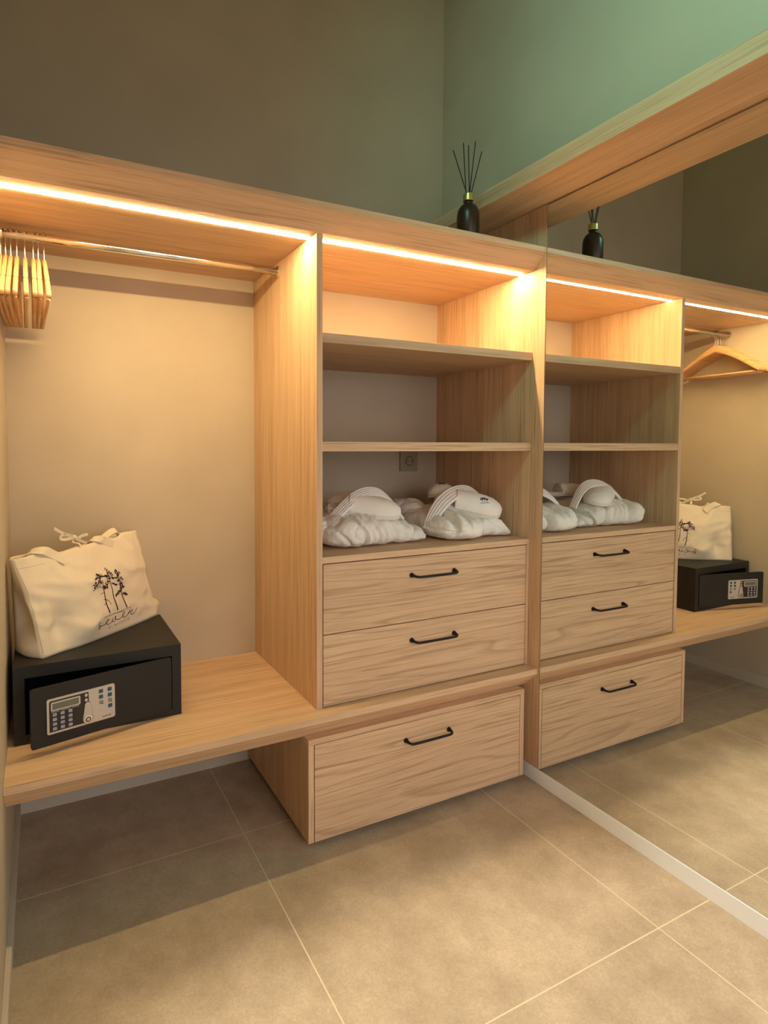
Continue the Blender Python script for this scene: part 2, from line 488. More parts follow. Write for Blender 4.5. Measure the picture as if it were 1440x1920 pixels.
LY = 1.533
t = thing('low_drawer_cabinet', 'low oak cabinet with one deep drawer hung under the bench shelf', 'cabinet', (1.19, 1.8, 0.02))
prof = [(LY, 0.3170), (LY+0.004, 0.3355), (BY-0.011, 0.3355), (BY-0.011, 0.3170)]
link('top_board', prism([(LY, 0.3195), (LY+0.0, 0.3330), (LY+0.002, 0.3355), (BY-0.011, 0.3355), (BY-0.011, 0.3195)], 0, 0.7730, 1.6200), WOOD_X, t)
link('side_panel', B(0.7730, 0.7910, LY, BY-0.011, 0.0215, 0.3190, bev=0.0006), WOOD_Z, t)
link('side_panel', B(1.6020, 1.6200, LY, BY-0.011, 0.0215, 0.3190, bev=0.0006), WOOD_Z, t)
link('bottom_board', B(0.7915, 1.6015, LY+0.024, BY-0.011, 0.0215, 0.0395), WOOD_X, t)
d = link('drawer', B(0.7935, 1.5998, LY, LY+0.019, 0.0215, 0.3170, bev=0.0007), WOOD_FRONT, t)
handle(d, 1.200, LY, 0.2610)
link('drawer_recess', B(0.7912, 1.6018, LY+0.0195, LY+0.0235, 0.0220, 0.3190), DARKGAP, t)

# ------------------------------------------------------------ hanging rail
RY, RZ, RR = 1.8463, 1.7850, 0.0125
t = thing('clothes_rail', 'chrome clothes rail under the wardrobe top in the left bay', 'clothes rail', (0.4, RY, RZ))
link('rail', tube(bmesh.new(), [(XL+0.006, RY, RZ), (0.4, RY, RZ), (0.8035, RY, RZ)], RR, 64), CHROME, t, smooth=False)
for p in t.children[0].data.polygons:
    p.use_smooth = len(p.vertices) == 4
for xa, xb in ((XL+0.0005, XL+0.011), (0.7985, 0.8088)):
    link('rail_bracket', tube(bmesh.new(), [(xa, RY, RZ), (xb, RY, RZ)], 0.0175, 32), CHROME, t)

# ------------------------------------------------------------ hangers
HX = [-0.0058, 0.0062, 0.0187, 0.0335, 0.0531, 0.0738, 0.0862, 0.1010]
HYAW = [0.0, -0.5, -0.5, -0.1, 1.2, 0.9, 0.9, 1.9]
HL = ['wooden hanger at the wall end of the rail, pressed against the left wall',
      'wooden hanger second from the left wall, just clear of the wall end one',
      'wooden hanger third from the left wall, leaning its front end leftwards',
      'wooden hanger fourth from the left wall, next to the one standing alone',
      'wooden hanger standing alone with a gap on each side, mid row',
      'wooden hanger behind the outermost two, right of the wide gap',
      'wooden hanger second from the free right end of the row',
      'wooden hanger at the free right end of the row, front tip kicked out']
def make_hanger(x):
    base_z = 1.545
    root = thing('coat_hanger', '', 'coat hanger', (x, RY, base_z), 'wooden hangers on the chrome rail')
    # body: arched beam in the YZ plane
    bm = bmesh.new(); rings = []
    N = 40; hw = 0.215
    for i in range(N+1):
        s = -1+2*i/N; a = abs(s)
        y = RY+s*hw
        zc = 1.706-0.130*(a**1.25) - 0.010*math.exp(-(a*8)**2)*0
        th = 0.019+0.020*math.exp(-(a*3.2)**2)-0.006*max(0, a-0.7)
        if a > 0.93: th *= 1-(a-0.93)*4
        bend = 0.010*(a**2)                    # contoured forward
        w = 0.0055+0.0002*a
        rings.append([bm.verts.new((x+dx*w, y, zc+dz*th)) for dx, dz in
                      ((-.75, -.5), (-1, -.3), (-1, .3), (-.75, .5), (.75, .5), (1, .3), (1, -.3), (.75, -.5))])
    for A, C in zip(rings, rings[1:]):
        for k in range(8): bm.faces.new((A[k], A[(k+1) % 8], C[(k+1) % 8], C[k]))
    bm.faces.new(rings[0]); bm.faces.new(list(reversed(rings[-1])))
    body = link('body', bm, HANGER_WOOD, root, smooth=True)
    for s in (-1, 1):
        a = 0.70; zc = 1.706-0.130*(a**1.25)
        link('notch', B(x-0.0056, x+0.0056, RY+s*a*hw-0.0009, RY+s*a*hw+0.0009, zc+0.004, zc+0.0099), NOTCH, body)
    bm = bmesh.new()
    tube(bm, [(x, RY-0.188, 1.5715), (x, RY, 1.5700), (x, RY+0.188, 1.5715)], 0.0048, 10)
    link('trouser_bar', bm, HANGER_WOOD, root, smooth=True)
    bm = bmesh.new()
    c = (RY, RZ+0.0005); R = RR+0.0022
    pts = [(x, RY, 1.708), (x, RY, 1.745), (x, RY+0.002, 1.757), (x, RY+0.011, 1.768)]
    for k in range(0, 10):
        ang = math.radians(-35+k*23)
        pts.append((x, c[0]+R*math.cos(ang), c[1]+R*math.sin(ang)))
    tube(bm, catmull(pts, 4), 0.0015, 8)
    link('hook', bm, STEEL, root, smooth=True)
    return root
h0 = make_hanger(HX[0])
for i, x in enumerate(HX):
    h = h0 if i == 0 else copy_tree(h0)
    h.location = (x, RY, 1.545)
    h.rotation_euler = (0, 0, math.radians(HYAW[i]))
    h['label'] = HL[i]
# ------------------------------------------------------------ safe
SX0, SX1, SY0, SY1, SZ0, SZ1 = 0.004, 0.4395, 1.7030, 2.0400, BENCH_Z+0.0005, 0.6235
t = thing('hotel_safe', 'black steel hotel safe with door ajar, standing on the oak bench shelf', 'safe', ((SX0+SX1)/2, (SY0+SY1)/2, BENCH_Z))
OX0, OX1, OZ0, OZ1 = 0.031, 0.4135, 0.4345, 0.5915
bm = bmesh.new()
box(bm, SX0, SX1, SY0, SY1, OZ1, SZ1); box(bm, SX0, SX1, SY0, SY1, SZ0, OZ0)
box(bm, SX0, OX0, SY0, SY1, OZ0, OZ1); box(bm, OX1, SX1, SY0, SY1, OZ0, OZ1)
box(bm, OX0, OX1, SY1-0.01, SY1, OZ0, OZ1)
bmesh.ops.remove_doubles(bm, verts=bm.verts, dist=1e-5)
# drop the inner double walls left between the welded bars
dead = [f for f in bm.faces if all(len([g for g in e.link_faces]) > 2 for e in f.edges)]
bmesh.ops.delete(bm, geom=dead, context='FACES_ONLY')
link('body', bm, SAFE, t)
H = Vector((0.4110, 1.7005, 0)); FR = Vector((0.0460, 1.6135, 0))
dv = (FR-H).normalized(); nv = Vector((-dv.y, dv.x, 0))      # nv points towards the room
if nv.y > 0: nv = -nv
DLEN = (FR-H).length
def dpt(s, z, out=0.0):
    """s metres from the free edge, z height, out metres in front of the door face"""
    p = FR-dv*s+nv*out
    return Vector((p.x, p.y, z))
def rounded(s0, s1, z0, z1, r, n=5):
    P = []
    for cx_, cz_, a0 in ((s1-r, z1-r, 0), (s0+r, z1-r, 90), (s0+r, z0+r, 180), (s1-r, z0+r, 270)):
        for k in range(n+1):
            a = math.radians(a0+90*k/n); P.append((cx_+r*math.cos(a), cz_+r*math.sin(a)))
    return P
def plate(P, o0, o1, bm=None):
    bm = bm or bmesh.new()
    A = [bm.verts.new(dpt(s, z, o0)) for s, z in P]; C = [bm.verts.new(dpt(s, z, o1)) for s, z in P]
    bm.faces.new(A); bm.faces.new(list(reversed(C)))
    for i in range(len(P)):
        j = (i+1) % len(P); bm.faces.new((A[i], A[j], C[j], C[i]))
    return bm
door = link('door', plate(rounded(0.0, DLEN, 0.4360, 0.5890, 0.006), -0.010, 0.0), SAFE, t)
cp = link('control_panel', plate(rounded(0.0370, 0.2095, 0.4650, 0.5565, 0.005), 0.0, 0.0030), PANEL, door)
dark = [(0.0425, 0.4705), (0.0425, 0.5480), (0.0455, 0.5515), (0.1400, 0.5515), (0.1410, 0.5260), (0.1500, 0.4800), (0.1480, 0.4705)]
link('keypad_field', plate(dark, 0.0030, 0.0034), PANEL_DARK, door)
link('display_frame', plate(rounded(0.0465, 0.1190, 0.5245, 0.5475, 0.003), 0.0034, 0.0044), PANEL, door)
link('display', plate(rounded(0.0500, 0.1150, 0.5280, 0.5440, 0.001), 0.0044, 0.0047), LCD, door)
for j in range(4):
    for i in range(3):
        s = 0.0552+0.0191*i; z = 0.5147-0.0121*j
        k = link('key', plate(rounded(s-0.0047, s+0.0047, z-0.0037, z+0.0037, 0.001, 2), 0.0034, 0.0052), KEYC, door)
        g = bmesh.new()
        tube(g, [dpt(s+0.0017*math.cos(a), z+0.0015*math.sin(a), 0.0053) for a in [2*PI*q/10 for q in range(9)]], 0.00035, 4)
        bm_join = g
        # the digit mark belongs to the key's own face
        k.data.materials.append(PANEL_DARK)
        m2 = bmesh.new(); m2.from_mesh(k.data)
        off = Vector(t.location)
        nf = len(m2.faces)
        vm = {}
        for v in g.verts: vm[v] = m2.verts.new(v.co-off)
        for f in g.faces:
            ff = m2.faces.new([vm[v] for v in f.verts]); ff.material_index = 1
        m2.to_mesh(k.data); m2.free(); g.free()
for z in (0.5440, 0.5312):
    link('indicator', plate([(0.1340+0.0040*math.cos(a), z+0.0043*math.sin(a)) for a in [2*PI*q/20 for q in range(20)]], 0.0034, 0.0042), PANEL, door)
# teardrop lock plate with cylinder lock
P = []
for q in range(13):
    a = math.radians(-10+200*q/12); P.append((0.1375+0.0078*math.cos(a), 0.5175+0.0078*math.sin(a)))
for q in range(17):
    a = math.radians(172+196*q/16); P.append((0.1372+0.0128*math.cos(a), 0.4810+0.0128*math.sin(a)))
link('lock_plate_rim', plate([(s+(s-0.1373)*0.09, z+(z-0.4980)*0.035) for s, z in P], 0.0034, 0.0040), PANEL_DARK, door)
link('lock_plate', plate(P, 0.0040, 0.0056), PANEL, door)
def disc(r0, r1, z, s, o0, o1):
    return plate([(s+r0*math.cos(a), z+r0*math.sin(a)) for a in [2*PI*q/28 for q in range(28)]], o0, o1)
link('lock_ring', disc(0.0098, 0, 0.4805, 0.1368, 0.0056, 0.0095), CHROME, door)
link('lock_face', disc(0.0070, 0, 0.4805, 0.1368, 0.0095, 0.0098), PANEL_DARK, door)
link('lock_cylinder', disc(0.0042, 0, 0.4805, 0.1368, 0.0098, 0.0108), PANEL, door)
icons = [(0.1724, 0.5445, 0), (0.1955, 0.5445, 0), (0.1724, 0.5292, 0), (0.1958, 0.5292, 0), (0.1728, 0.5138, 1), (0.1960, 0.5138, 1), (0.1965, 0.4990, 0)]
for s, z, kind in icons:
    if kind == 0:
        o = link('pictogram', plate(rounded(s-0.0056, s+0.0056, z-0.0052, z+0.0052, 0.0005, 1), 0.0030, 0.0033), TEAL, door)
        o['label'] = 'teal instruction pictogram'
    else:
        bm = bmesh.new()
        for dx in (-0.0035, 0, 0.0035):
            for dz in (-0.003, 0.0005, 0.004):
                plate([(s+dx-0.0012, z+dz-0.0012), (s+dx-0.0012, z+dz+0.0012), (s+dx+0.0012, z+dz+0.0012), (s+dx+0.0012, z+dz-0.0012)], 0.0030, 0.0033, bm)
        plate([(s+0.002, z-0.005), (s+0.002, z-0.002), (s+0.0055, z-0.002), (s+0.0055, z-0.005)], 0.0033, 0.0035, bm)
        o = link('pictogram', bm, PANEL_DARK, door); o['label'] = 'dark keypad pictogram'
bm = bmesh.new()
for k in range(9):
    s = 0.1755+0.0026*k
    plate([(s, 0.4722), (s+0.0005, 0.4722+(0.0034 if k in (0, 3, 7, 8) else 0.0025)), (s+0.0021, 0.4722+(0.0034 if k in (0, 3, 7, 8) else 0.0025)), (s+0.0016, 0.4722)], 0.0030, 0.0032, bm)
link('maker_mark', bm, INK, door)
bm = bmesh.new()
for k in range(20):
    s = 0.0480+0.0034*k
    if k in (6, 14): continue
    plate([(s, 0.5205), (s, 0.5228), (s+0.0022, 0.5228), (s+0.0022, 0.5205)], 0.0034, 0.0036, bm)
link('instruction_line', bm, KEYC, door)
link('bolt', tube(bmesh.new(), [dpt(0.030, 0.512, -0.010), dpt(0.030, 0.512, -0.020), dpt(0.012, 0.512, -0.020)], 0.005, 12), STEEL, door)

# ------------------------------------------------------------ canvas tote bag
BZ = SZ1+0.0008
E_ = Vector((0.776, 0.631, 0)); NB = Vector((-0.631, 0.776, 0))
BLp, BRp = Vector((0.076, 1.744, BZ)), Vector((0.428, 2.030, BZ))
def rim_z(u):
    # height wobble of the front rim along its width
    return 0.004*math.sin(u*9.0)-0.010*math.exp(-((u-0.33)/0.07)**2)+0.004*math.exp(-((u-0.62)/0.1)**2)-0.008*math.exp(-((u-0.78)/0.05)**2)
def front_pt(u, v):
    TLp, TRp = Vector((0.006, 1.795, 0.8925)), Vector((0.3640, 2.035, 0.9190))
    b = BLp.lerp(BRp, u); tp = TLp.lerp(TRp, u)
    p = b.lerp(tp, v)
    p.z += rim_z(u)*v**3
    bulge = 0.040*math.sin(PI*min(1, u*1.02))**0.8*(math.sin(PI*(v*0.80+0.10))**1.0)
    p -= NB*bulge
    # the slack fold low on the left
    d = math.exp(-(((u-0.135-0.10*v)/0.065)**2+((v-0.24)/0.17)**2))
    p += NB*0.030*d
    p -= NB*0.012*math.exp(-(((u-0.30)/0.12)**2+((v-0.16)/0.12)**2))
    w = noise.noise(Vector((u*5, v*4, 1.3)))*0.006+noise.noise(Vector((u*11, v*9, 4.3)))*0.0022
    p += NB*w*min(1, v*5)
    rg = 1-abs(noise.noise(Vector((u*6+v*3, v*3.2-u*2.0, 7.7))))*2.2
    p -= NB*0.0055*max(0, rg)**3*min(1, v*6)
    p -= NB*0.006*math.exp(-((v-0.60+0.55*(u-0.1))/0.04)**2)*math.exp(-((u-0.12)/0.10)**2)
    return p
def loop_at(v, nf=44, ns=12, nb=30):
    L = [front_pt(i/nf, v) for i in range(nf+1)]
    fr, fl = L[-1].copy(), L[0].copy()
    dep = 0.075*(1-v)+0.045*v
    # back corners
    BRb = Vector((0.395, 2.090, BZ)).lerp(Vector((0.345, 2.094, 0.905)), v)
    BLb = Vector((0.006, 1.850, BZ)).lerp(Vector((-0.002, 1.868, 0.882)), v)
    fl_mid = fl.lerp(BLb, 0.5)
    out_l = Vector((-0.6, -0.8, 0))*(0.022*math.exp(-((v-0.08)/0.14)**2)+0.010*v)+Vector((0.030, 0.012, 0))*math.exp(-((v-0.42)/0.22)**2)
    side_r = []
    for i in range(1, ns):
        k = i/ns; p = fr.lerp(BRb, k)
        bl = math.sin(PI*k)*(0.050*math.exp(-((v-0.10)/0.11)**2)-0.012*math.exp(-((v-0.55)/0.3)**2))
        side_r.append(p+E_*bl)
    back = []
    for i in range(0, nb+1):
        k = i/nb; p = BRb.lerp(BLb, k)
        p.y = min(p.y+0.010*math.sin(PI*k)*(1-0.3*v), YB-0.004)
        p.z += v**3*(0.006*math.sin(k*7+1)-0.008*math.exp(-((k-0.65)/0.12)**2))
        back.append(p)
    side_l = []
    for i in range(1, ns):
        k = i/ns; p = BLb.lerp(fl, k)+out_l*math.sin(PI*k)
        p.x = max(p.x, XL+0.003)
        side_l.append(p)
    return L+side_r+back+side_l
t = thing('tote_bag', 'natural canvas tote bag printed with three pines, leaning on top of the black safe', 'bag', (0.22, 1.93, BZ))
bm = bmesh.new()
NV = 34; rings = []
for j in range(NV+1):
    v = j/NV
    rings.append([bm.verts.new(p) for p in loop_at(v)])
nL = len(rings[0])
for A, C in zip(rings, rings[1:]):
    for k in range(nL): bm.faces.new((A[k], A[(k+1) % nL], C[(k+1) % nL], C[k]))
bm.faces.new(list(reversed(rings[0])))
bm.normal_update()
bvh_bag = BVHTree.FromBMesh(bm)
body = link('body', bm, CANVAS, t, smooth=True, keep=True)
sol = body.modifiers.new('thickness', 'SOLIDIFY'); sol.thickness = 0.0014; sol.offset = -1
def surf_pt(u, v, out=0.0008):
    p = front_pt(u, v)
    du = front_pt(min(1, u+.004), v)-front_pt(max(0, u-.004), v)
    dw = front_pt(u, min(1, v+.004))-front_pt(u, max(0, v-.004))
    n = du.cross(dw).normalized()
    if n.y > 0: n = -n
    return p+n*out
def stroke_uv(bm, pts, w0, w1=None, out=0.0009):
    """thin printed line lying on the bag's front"""
    w1 = w0 if w1 is None else w1
    P = catmull([(a, b, 0) for a, b in pts], 6)
    Q = [surf_pt(p.x, p.y, out) for p in P]
    prev = None
    for i, q in enumerate(Q):
        tt = (Q[min(i+1, len(Q)-1)]-Q[max(i-1, 0)]).normalized()
        n = NB
        s = tt.cross(n).normalized()
        w = w0+(w1-w0)*i/(len(Q)-1)
        a, b = bm.verts.new(q+s*w), bm.verts.new(q-s*w)
        if prev: bm.faces.new((prev[0], a, b, prev[1]))
        prev = (a, b)
TRUNKS = [[(0.5012,0.6207),(0.5035,0.5547),(0.5044,0.4814),(0.5027,0.4088),(0.5035,0.3345),(0.5134,0.2483)],[(0.5744,0.6224),(0.5782,0.5476),(0.5782,0.4812),(0.5767,0.4075),(0.5832,0.3299),(0.5926,0.2428)],[(0.6491,0.6612),(0.6554,0.5552),(0.6594,0.4638),(0.6609,0.3878),(0.6707,0.3077),(0.6821,0.2337)]]
TWIGS = [[(0.4187,0.5305),(0.4494,0.547),(0.4885,0.5496)],[(0.4202,0.5871),(0.443,0.5926),(0.4747,0.5875)],[(0.4744,0.4718),(0.4842,0.4787),(0.5016,0.4767)],[(0.489,0.4108),(0.5012,0.402)],[(0.5064,0.3999),(0.525,0.3809),(0.5355,0.3504),(0.5423,0.3288)],[(0.4792,0.3525),(0.5028,0.3571)],[(0.5124,0.6597),(0.5464,0.6364),(0.5771,0.6214)],[(0.4878,0.5463),(0.5105,0.5228),(0.5408,0.5328),(0.5563,0.578)],[(0.585,0.5524),(0.6126,0.5195),(0.6465,0.5138)],[(0.5982,0.6135),(0.6274,0.588),(0.6559,0.5847)],[(0.6639,0.4017),(0.69,0.3834),(0.7127,0.3757)],[(0.5981,0.3987),(0.6133,0.4148),(0.6479,0.4383)],[(0.4269,0.5559),(0.4537,0.5669),(0.4856,0.5616)]]
GROUND = [[(0.4481,0.2223),(0.5026,0.2247),(0.5485,0.2233),(0.5828,0.2191),(0.6306,0.2197),(0.6798,0.2231),(0.7246,0.2305)],[(0.4968,0.2244),(0.5254,0.224)],[(0.5713,0.2205),(0.6181,0.2177),(0.6546,0.219)],[(0.5826,0.2184),(0.6295,0.2148)]]
SCRIPT_WORD = [[(0.4153,0.1895),(0.4062,0.1946),(0.3971,0.1826),(0.3955,0.1669),(0.4085,0.1557),(0.4138,0.1416),(0.4078,0.1239),(0.3982,0.1195),(0.3934,0.1288),(0.4009,0.1417),(0.4173,0.1461),(0.4433,0.1439),(0.4637,0.1507),(0.4821,0.1628),(0.4951,0.1755),(0.4937,0.1899),(0.4821,0.1845),(0.4717,0.1657),(0.4709,0.1473),(0.4807,0.1343),(0.4976,0.1312),(0.5172,0.1399),(0.5328,0.1599),(0.5405,0.1773)],[(0.5405,0.1773),(0.5314,0.1563),(0.5342,0.1361),(0.5479,0.1393),(0.561,0.1593),(0.5671,0.1797),(0.563,0.1867),(0.5579,0.1734),(0.5626,0.1544),(0.5795,0.1414),(0.6051,0.1451),(0.6271,0.1541),(0.6464,0.1731),(0.653,0.1928),(0.6452,0.2006),(0.6332,0.1855),(0.6306,0.1611),(0.6404,0.1408),(0.6576,0.1392),(0.6806,0.151),(0.6999,0.1768),(0.7129,0.2055)],[(0.7129,0.2055),(0.7009,0.1785),(0.6862,0.1563),(0.7053,0.17),(0.7289,0.1863),(0.7319,0.1776),(0.7173,0.1582),(0.7168,0.1432),(0.7293,0.1366),(0.7492,0.1481),(0.7708,0.1667),(0.7873,0.1857)]]
FOLIAGE = [(0.4949,0.6805),(0.4833,0.6776),(0.5022,0.6635),(0.4699,0.6539),(0.4844,0.6449),(0.5037,0.645),(0.4599,0.6326),(0.4768,0.6227),(0.4841,0.6055),(0.4466,0.6091),(0.466,0.5981),(0.4855,0.5869),(0.4341,0.5889),(0.4509,0.5788),(0.5113,0.6673),(0.5212,0.6493),(0.5401,0.646),(0.4891,0.6288),(0.4398,0.5652),(0.571,0.7109),(0.5718,0.6888),(0.5844,0.6683),(0.5686,0.6609),(0.5931,0.6557),(0.5973,0.6359),(0.565,0.6441),(0.549,0.6354),(0.5759,0.6291),(0.5968,0.6067),(0.6086,0.595),(0.5636,0.6118),(0.5525,0.5867),(0.5601,0.5693),(0.5337,0.5648),(0.5412,0.5473),(0.5702,0.5764),(0.5134,0.5362),(0.5216,0.5221),(0.5097,0.5449),(0.5379,0.5193),(0.5956,0.5483),(0.606,0.5295),(0.5116,0.515),(0.5794,0.6059),(0.6498,0.6647),(0.6407,0.6495),(0.6566,0.6423),(0.6444,0.626),(0.6614,0.6235),(0.6718,0.6309),(0.6535,0.6005),(0.635,0.5962),(0.6281,0.5914),(0.6723,0.5786),(0.6783,0.5652),(0.6562,0.5586),(0.6438,0.5558),(0.6626,0.5338),(0.6644,0.5144),(0.6746,0.5067),(0.6567,0.5062),(0.6811,0.4816),(0.6914,0.4738),(0.6631,0.4812),(0.6774,0.4643),(0.6641,0.4582),(0.6482,0.4533),(0.6336,0.4404),(0.6507,0.4372),(0.619,0.4275),(0.6291,0.4197),(0.6133,0.4148),(0.6047,0.4019),(0.6804,0.395),(0.6928,0.3823),(0.7068,0.3766),(0.6287,0.5133),(0.6187,0.5209),(0.6895,0.395)]
TEXTLINE = [[(0.489,0.0841),(0.5268,0.0869)],[(0.5508,0.0922),(0.6963,0.0962)]]

bm = bmesh.new()
for L in TRUNKS: stroke_uv(bm, L, 0.0008, 0.0019)
for L in TWIGS: stroke_uv(bm, L, 0.0009, 0.0006)
for L in GROUND: stroke_uv(bm, L, 0.0007, 0.0006)
rnd = random.Random(3)
for (u, v) in FOLIAGE:
    for k in range(4):
        uu = u+rnd.uniform(-.007, .007); vv = v+rnd.uniform(-.012, .012)
        rx, rz = rnd.uniform(.0040, .0085), rnd.uniform(.004, .0095)
        an = rnd.uniform(-0.6, 0.4)
        P = []
        for q in range(7):
            a = 2*PI*q/7; r = rnd.uniform(.6, 1.1)
            x_, y_ = r*rx*math.cos(a), r*rz*math.sin(a)
            P.append(bm.verts.new(surf_pt(uu+x_*math.cos(an)-y_*math.sin(an)*0.6, vv+x_*math.sin(an)*1.4+y_*math.cos(an), 0.0009+0.00004*k)))
        bm.faces.new(P)
o = link('pine_tree_print', bm, INK, body); o['label'] = 'dark print of three pine trees'
bm = bmesh.new()
for L in SCRIPT_WORD: stroke_uv(bm, L, 0.00095)
o = link('script_lettering', bm, INK, body); o['label'] = 'dark handwritten word seven'
def text_mesh(s, u0, v0, u1, v1, h):
    cu = bpy.data.curves.new('tmp', 'FONT'); cu.body = s; cu.size = 1.0; cu.space_character = 1.5
    ob = bpy.data.objects.new('tmp', cu); COL.objects.link(ob)
    dg = bpy.context.evaluated_depsgraph_get(); dg.update()
    me = bpy.data.meshes.new_from_object(ob.evaluated_get(dg))
    b2 = bmesh.new(); b2.from_mesh(me)
    bpy.data.objects.remove(ob); bpy.data.curves.remove(cu); bpy.data.meshes.remove(me)
    xm = max(v.co.x for v in b2.verts); 
    for v in b2.verts:
        k = v.co.x/xm
        v.co = surf_pt(u0+(u1-u0)*k, v0+(v1-v0)*k+v.co.y*h, 0.0009)
    return b2
o = link('small_lettering', text_mesh('BY BUSSACO', 0.489, 0.0790, 0.6963, 0.0900, 0.034), INK_PALE, body)
o['label'] = 'pale small capitals BY BUSSACO'
bm = bmesh.new()
stroke_uv(bm, [(0.008, 0.99), (0.012, 0.8), (0.02, 0.6), (0.015, 0.35), (0.01, 0.05)], 0.0005, out=0.001)
stroke_uv(bm, [(0.01, 0.90), (0.08, 0.895), (0.18, 0.892)], 0.0003, out=0.001)
link('seam', bm, CANVAS_SEAM, body)
# handles: webbing bands that rise from the front, fall over the rim and dive inside
def webbing(P, wd, w=0.026):
    return strap(catmull(P, 7), wd, w, 0.0028)
def rim(u): return front_pt(u, 1.0)
UP = Vector((0, 0, 1))
hp = [surf_pt(0.320, 0.905, 0.003), surf_pt(0.255, 0.955, 0.004), rim(0.195)+UP*0.004-NB*0.004, rim(0.135)+NB*0.012+UP*0.004,
      rim(0.12)+NB*0.030-UP*0.02, rim(0.3)+NB*0.03-UP*0.075, rim(0.52)+NB*0.034-UP*0.075, rim(0.585)+NB*0.024-UP*0.012,
      rim(0.585)+NB*0.012+UP*0.006, rim(0.625)-NB*0.004+UP*0.003, surf_pt(0.675, 0.965, 0.004), surf_pt(0.735, 0.925, 0.003)]
link('handle', webbing(hp, [(E_*0.75+UP*0.45)]*0 or (E_*0.8+UP*0.35)), CANVAS, t, smooth=False)
bk = lambda u, d, h: rim(u)+NB*d+UP*h
hp = [bk(0.20, 0.046, -0.05), bk(0.22, 0.044, 0.0), bk(0.35, 0.040, -0.055), bk(0.62, 0.040, -0.055), bk(0.76, 0.036, 0.000), bk(0.88, 0.040, 0.004), bk(0.93, 0.044, -0.04)]
link('handle', webbing(hp, NB*0.7+UP*0.7, 0.022), CANVAS, t)
# tie tapes knotted in a bow above the rim
K = rim(0.462)+NB*0.020+UP*0.026
W_ = E_
bm = bmesh.new()
def tape(P, wd, w=0.0088):
    b2 = strap(catmull(P, 8), wd, w, 0.0022)
    me = bpy.data.meshes.new('t'); b2.to_mesh(me); b2.free(); bm.from_mesh(me); bpy.data.meshes.remove(me)
tape([rim(0.47)+UP*-0.03+NB*0.002, rim(0.465)+UP*0.004, K-UP*0.014-W_*0.006, K], NB*0.3+W_)
tape([rim(0.52)+NB*0.04-UP*0.02, rim(0.52)+NB*0.03+UP*0.012, K-UP*0.008+W_*0.010, K], NB*0.3+W_)
tape([K, K-W_*0.030+UP*0.012, K-W_*0.050+UP*0.022, K-W_*0.072+UP*0.036], UP)
tape([K, K-W_*0.022+UP*0.010, K-W_*0.046+UP*0.012, K-W_*0.050+UP*0.002, K-W_*0.030-UP*0.002, K], UP)
tape([K, K+W_*0.014-UP*0.004, K+W_*0.030+UP*0.001, K+W_*0.050+UP*0.002], UP)
tape([K, K+W_*0.018-UP*0.012, K+W_*0.036-UP*0.020, K+W_*0.052-UP*0.026], UP)
r = bmesh.ops.create_icosphere(bm, subdivisions=2, radius=0.0062)
for v in r['verts']: v.co = Vector((v.co.x*1.0, v.co.y, v.co.z*1.15))+K
link('tie_bow', bm, CANVAS, t)

# ------------------------------------------------------------ folded robes and slippers
def pillow(outline, ctr, hfun, z0, nt=110, nr=44, disp=None, pw=0.42, rough=0.0018, seed=0.0):
    """closed soft form: outline spline in plan, height map above, rounded tucked sides"""
    O = catmull([(a, b, 0) for a, b in outline], max(2, nt//len(outline)), closed=True)
    n = len(O); C = Vector((ctr[0], ctr[1], 0))
    bm = bmesh.new(); rings = []
    for j in range(nr+1):
        ph = math.radians(90-j*(180/nr))
        if j in (0, nr): 
            h = hfun(ctr[0], ctr[1]); z = z0+(h if j == 0 else 0)
            rings.append([bm.verts.new((ctr[0], ctr[1], z))]); continue
        rho = max(0.02, math.cos(ph))**pw
        ring = []
        for k in range(n):
            p = C+(O[k]-C)*rho
            h = hfun(p.x, p.y); zm = h*0.42
            s = abs(math.sin(ph))**0.75
            z = z0+(zm+(h-zm)*s if ph > 0 else zm*(1-s))
            q = Vector((p.x, p.y, z))
            if disp is not None and j > 0:
                nrm = ((O[k]-C).normalized()*rho**3+Vector((0, 0, max(0, math.sin(ph))))).normalized()
                q += nrm*disp(q.x, q.y, q.z)
            if rough:
                q += Vector((noise.noise(q*24+Vector((seed, 0, 0))), noise.noise(q*24+Vector((0, seed, 9))), noise.noise(q*24+Vector((5, 0, seed)))))*rough*2
                q += Vector((noise.noise(q*90), noise.noise(q*90+Vector((3, 3, 3))), noise.noise(q*90+Vector((7, 1, 2)))))*rough*0.8
            q.z = max(q.z, z0)
            ring.append(bm.verts.new(q))
        rings.append(ring)
    for A, D in zip(rings, rings[1:]):
        for k in range(n):
            if len(A) == 1: bm.faces.new((A[0], D[k], D[(k+1) % n]))
            elif len(D) == 1: bm.faces.new((A[k], D[0], A[(k+1) % n]))
            else: bm.faces.new((A[k], D[k], D[(k+1) % n], A[(k+1) % n]))
    return bm

def add_to(bm, other):
    me = bpy.data.meshes.new('t'); other.to_mesh(me); other.free(); bm.from_mesh(me); bpy.data.meshes.remove(me)

def gs(x, c, w): return math.exp(-((x-c)/w)**2)
def ridge(p, sx, sy, sz, seed):
    return max(0.0, 1-abs(noise.noise(Vector((p[0]*sx+seed, p[1]*sy, p[2]*sz))))*2.6)**2
SH = 0.8722

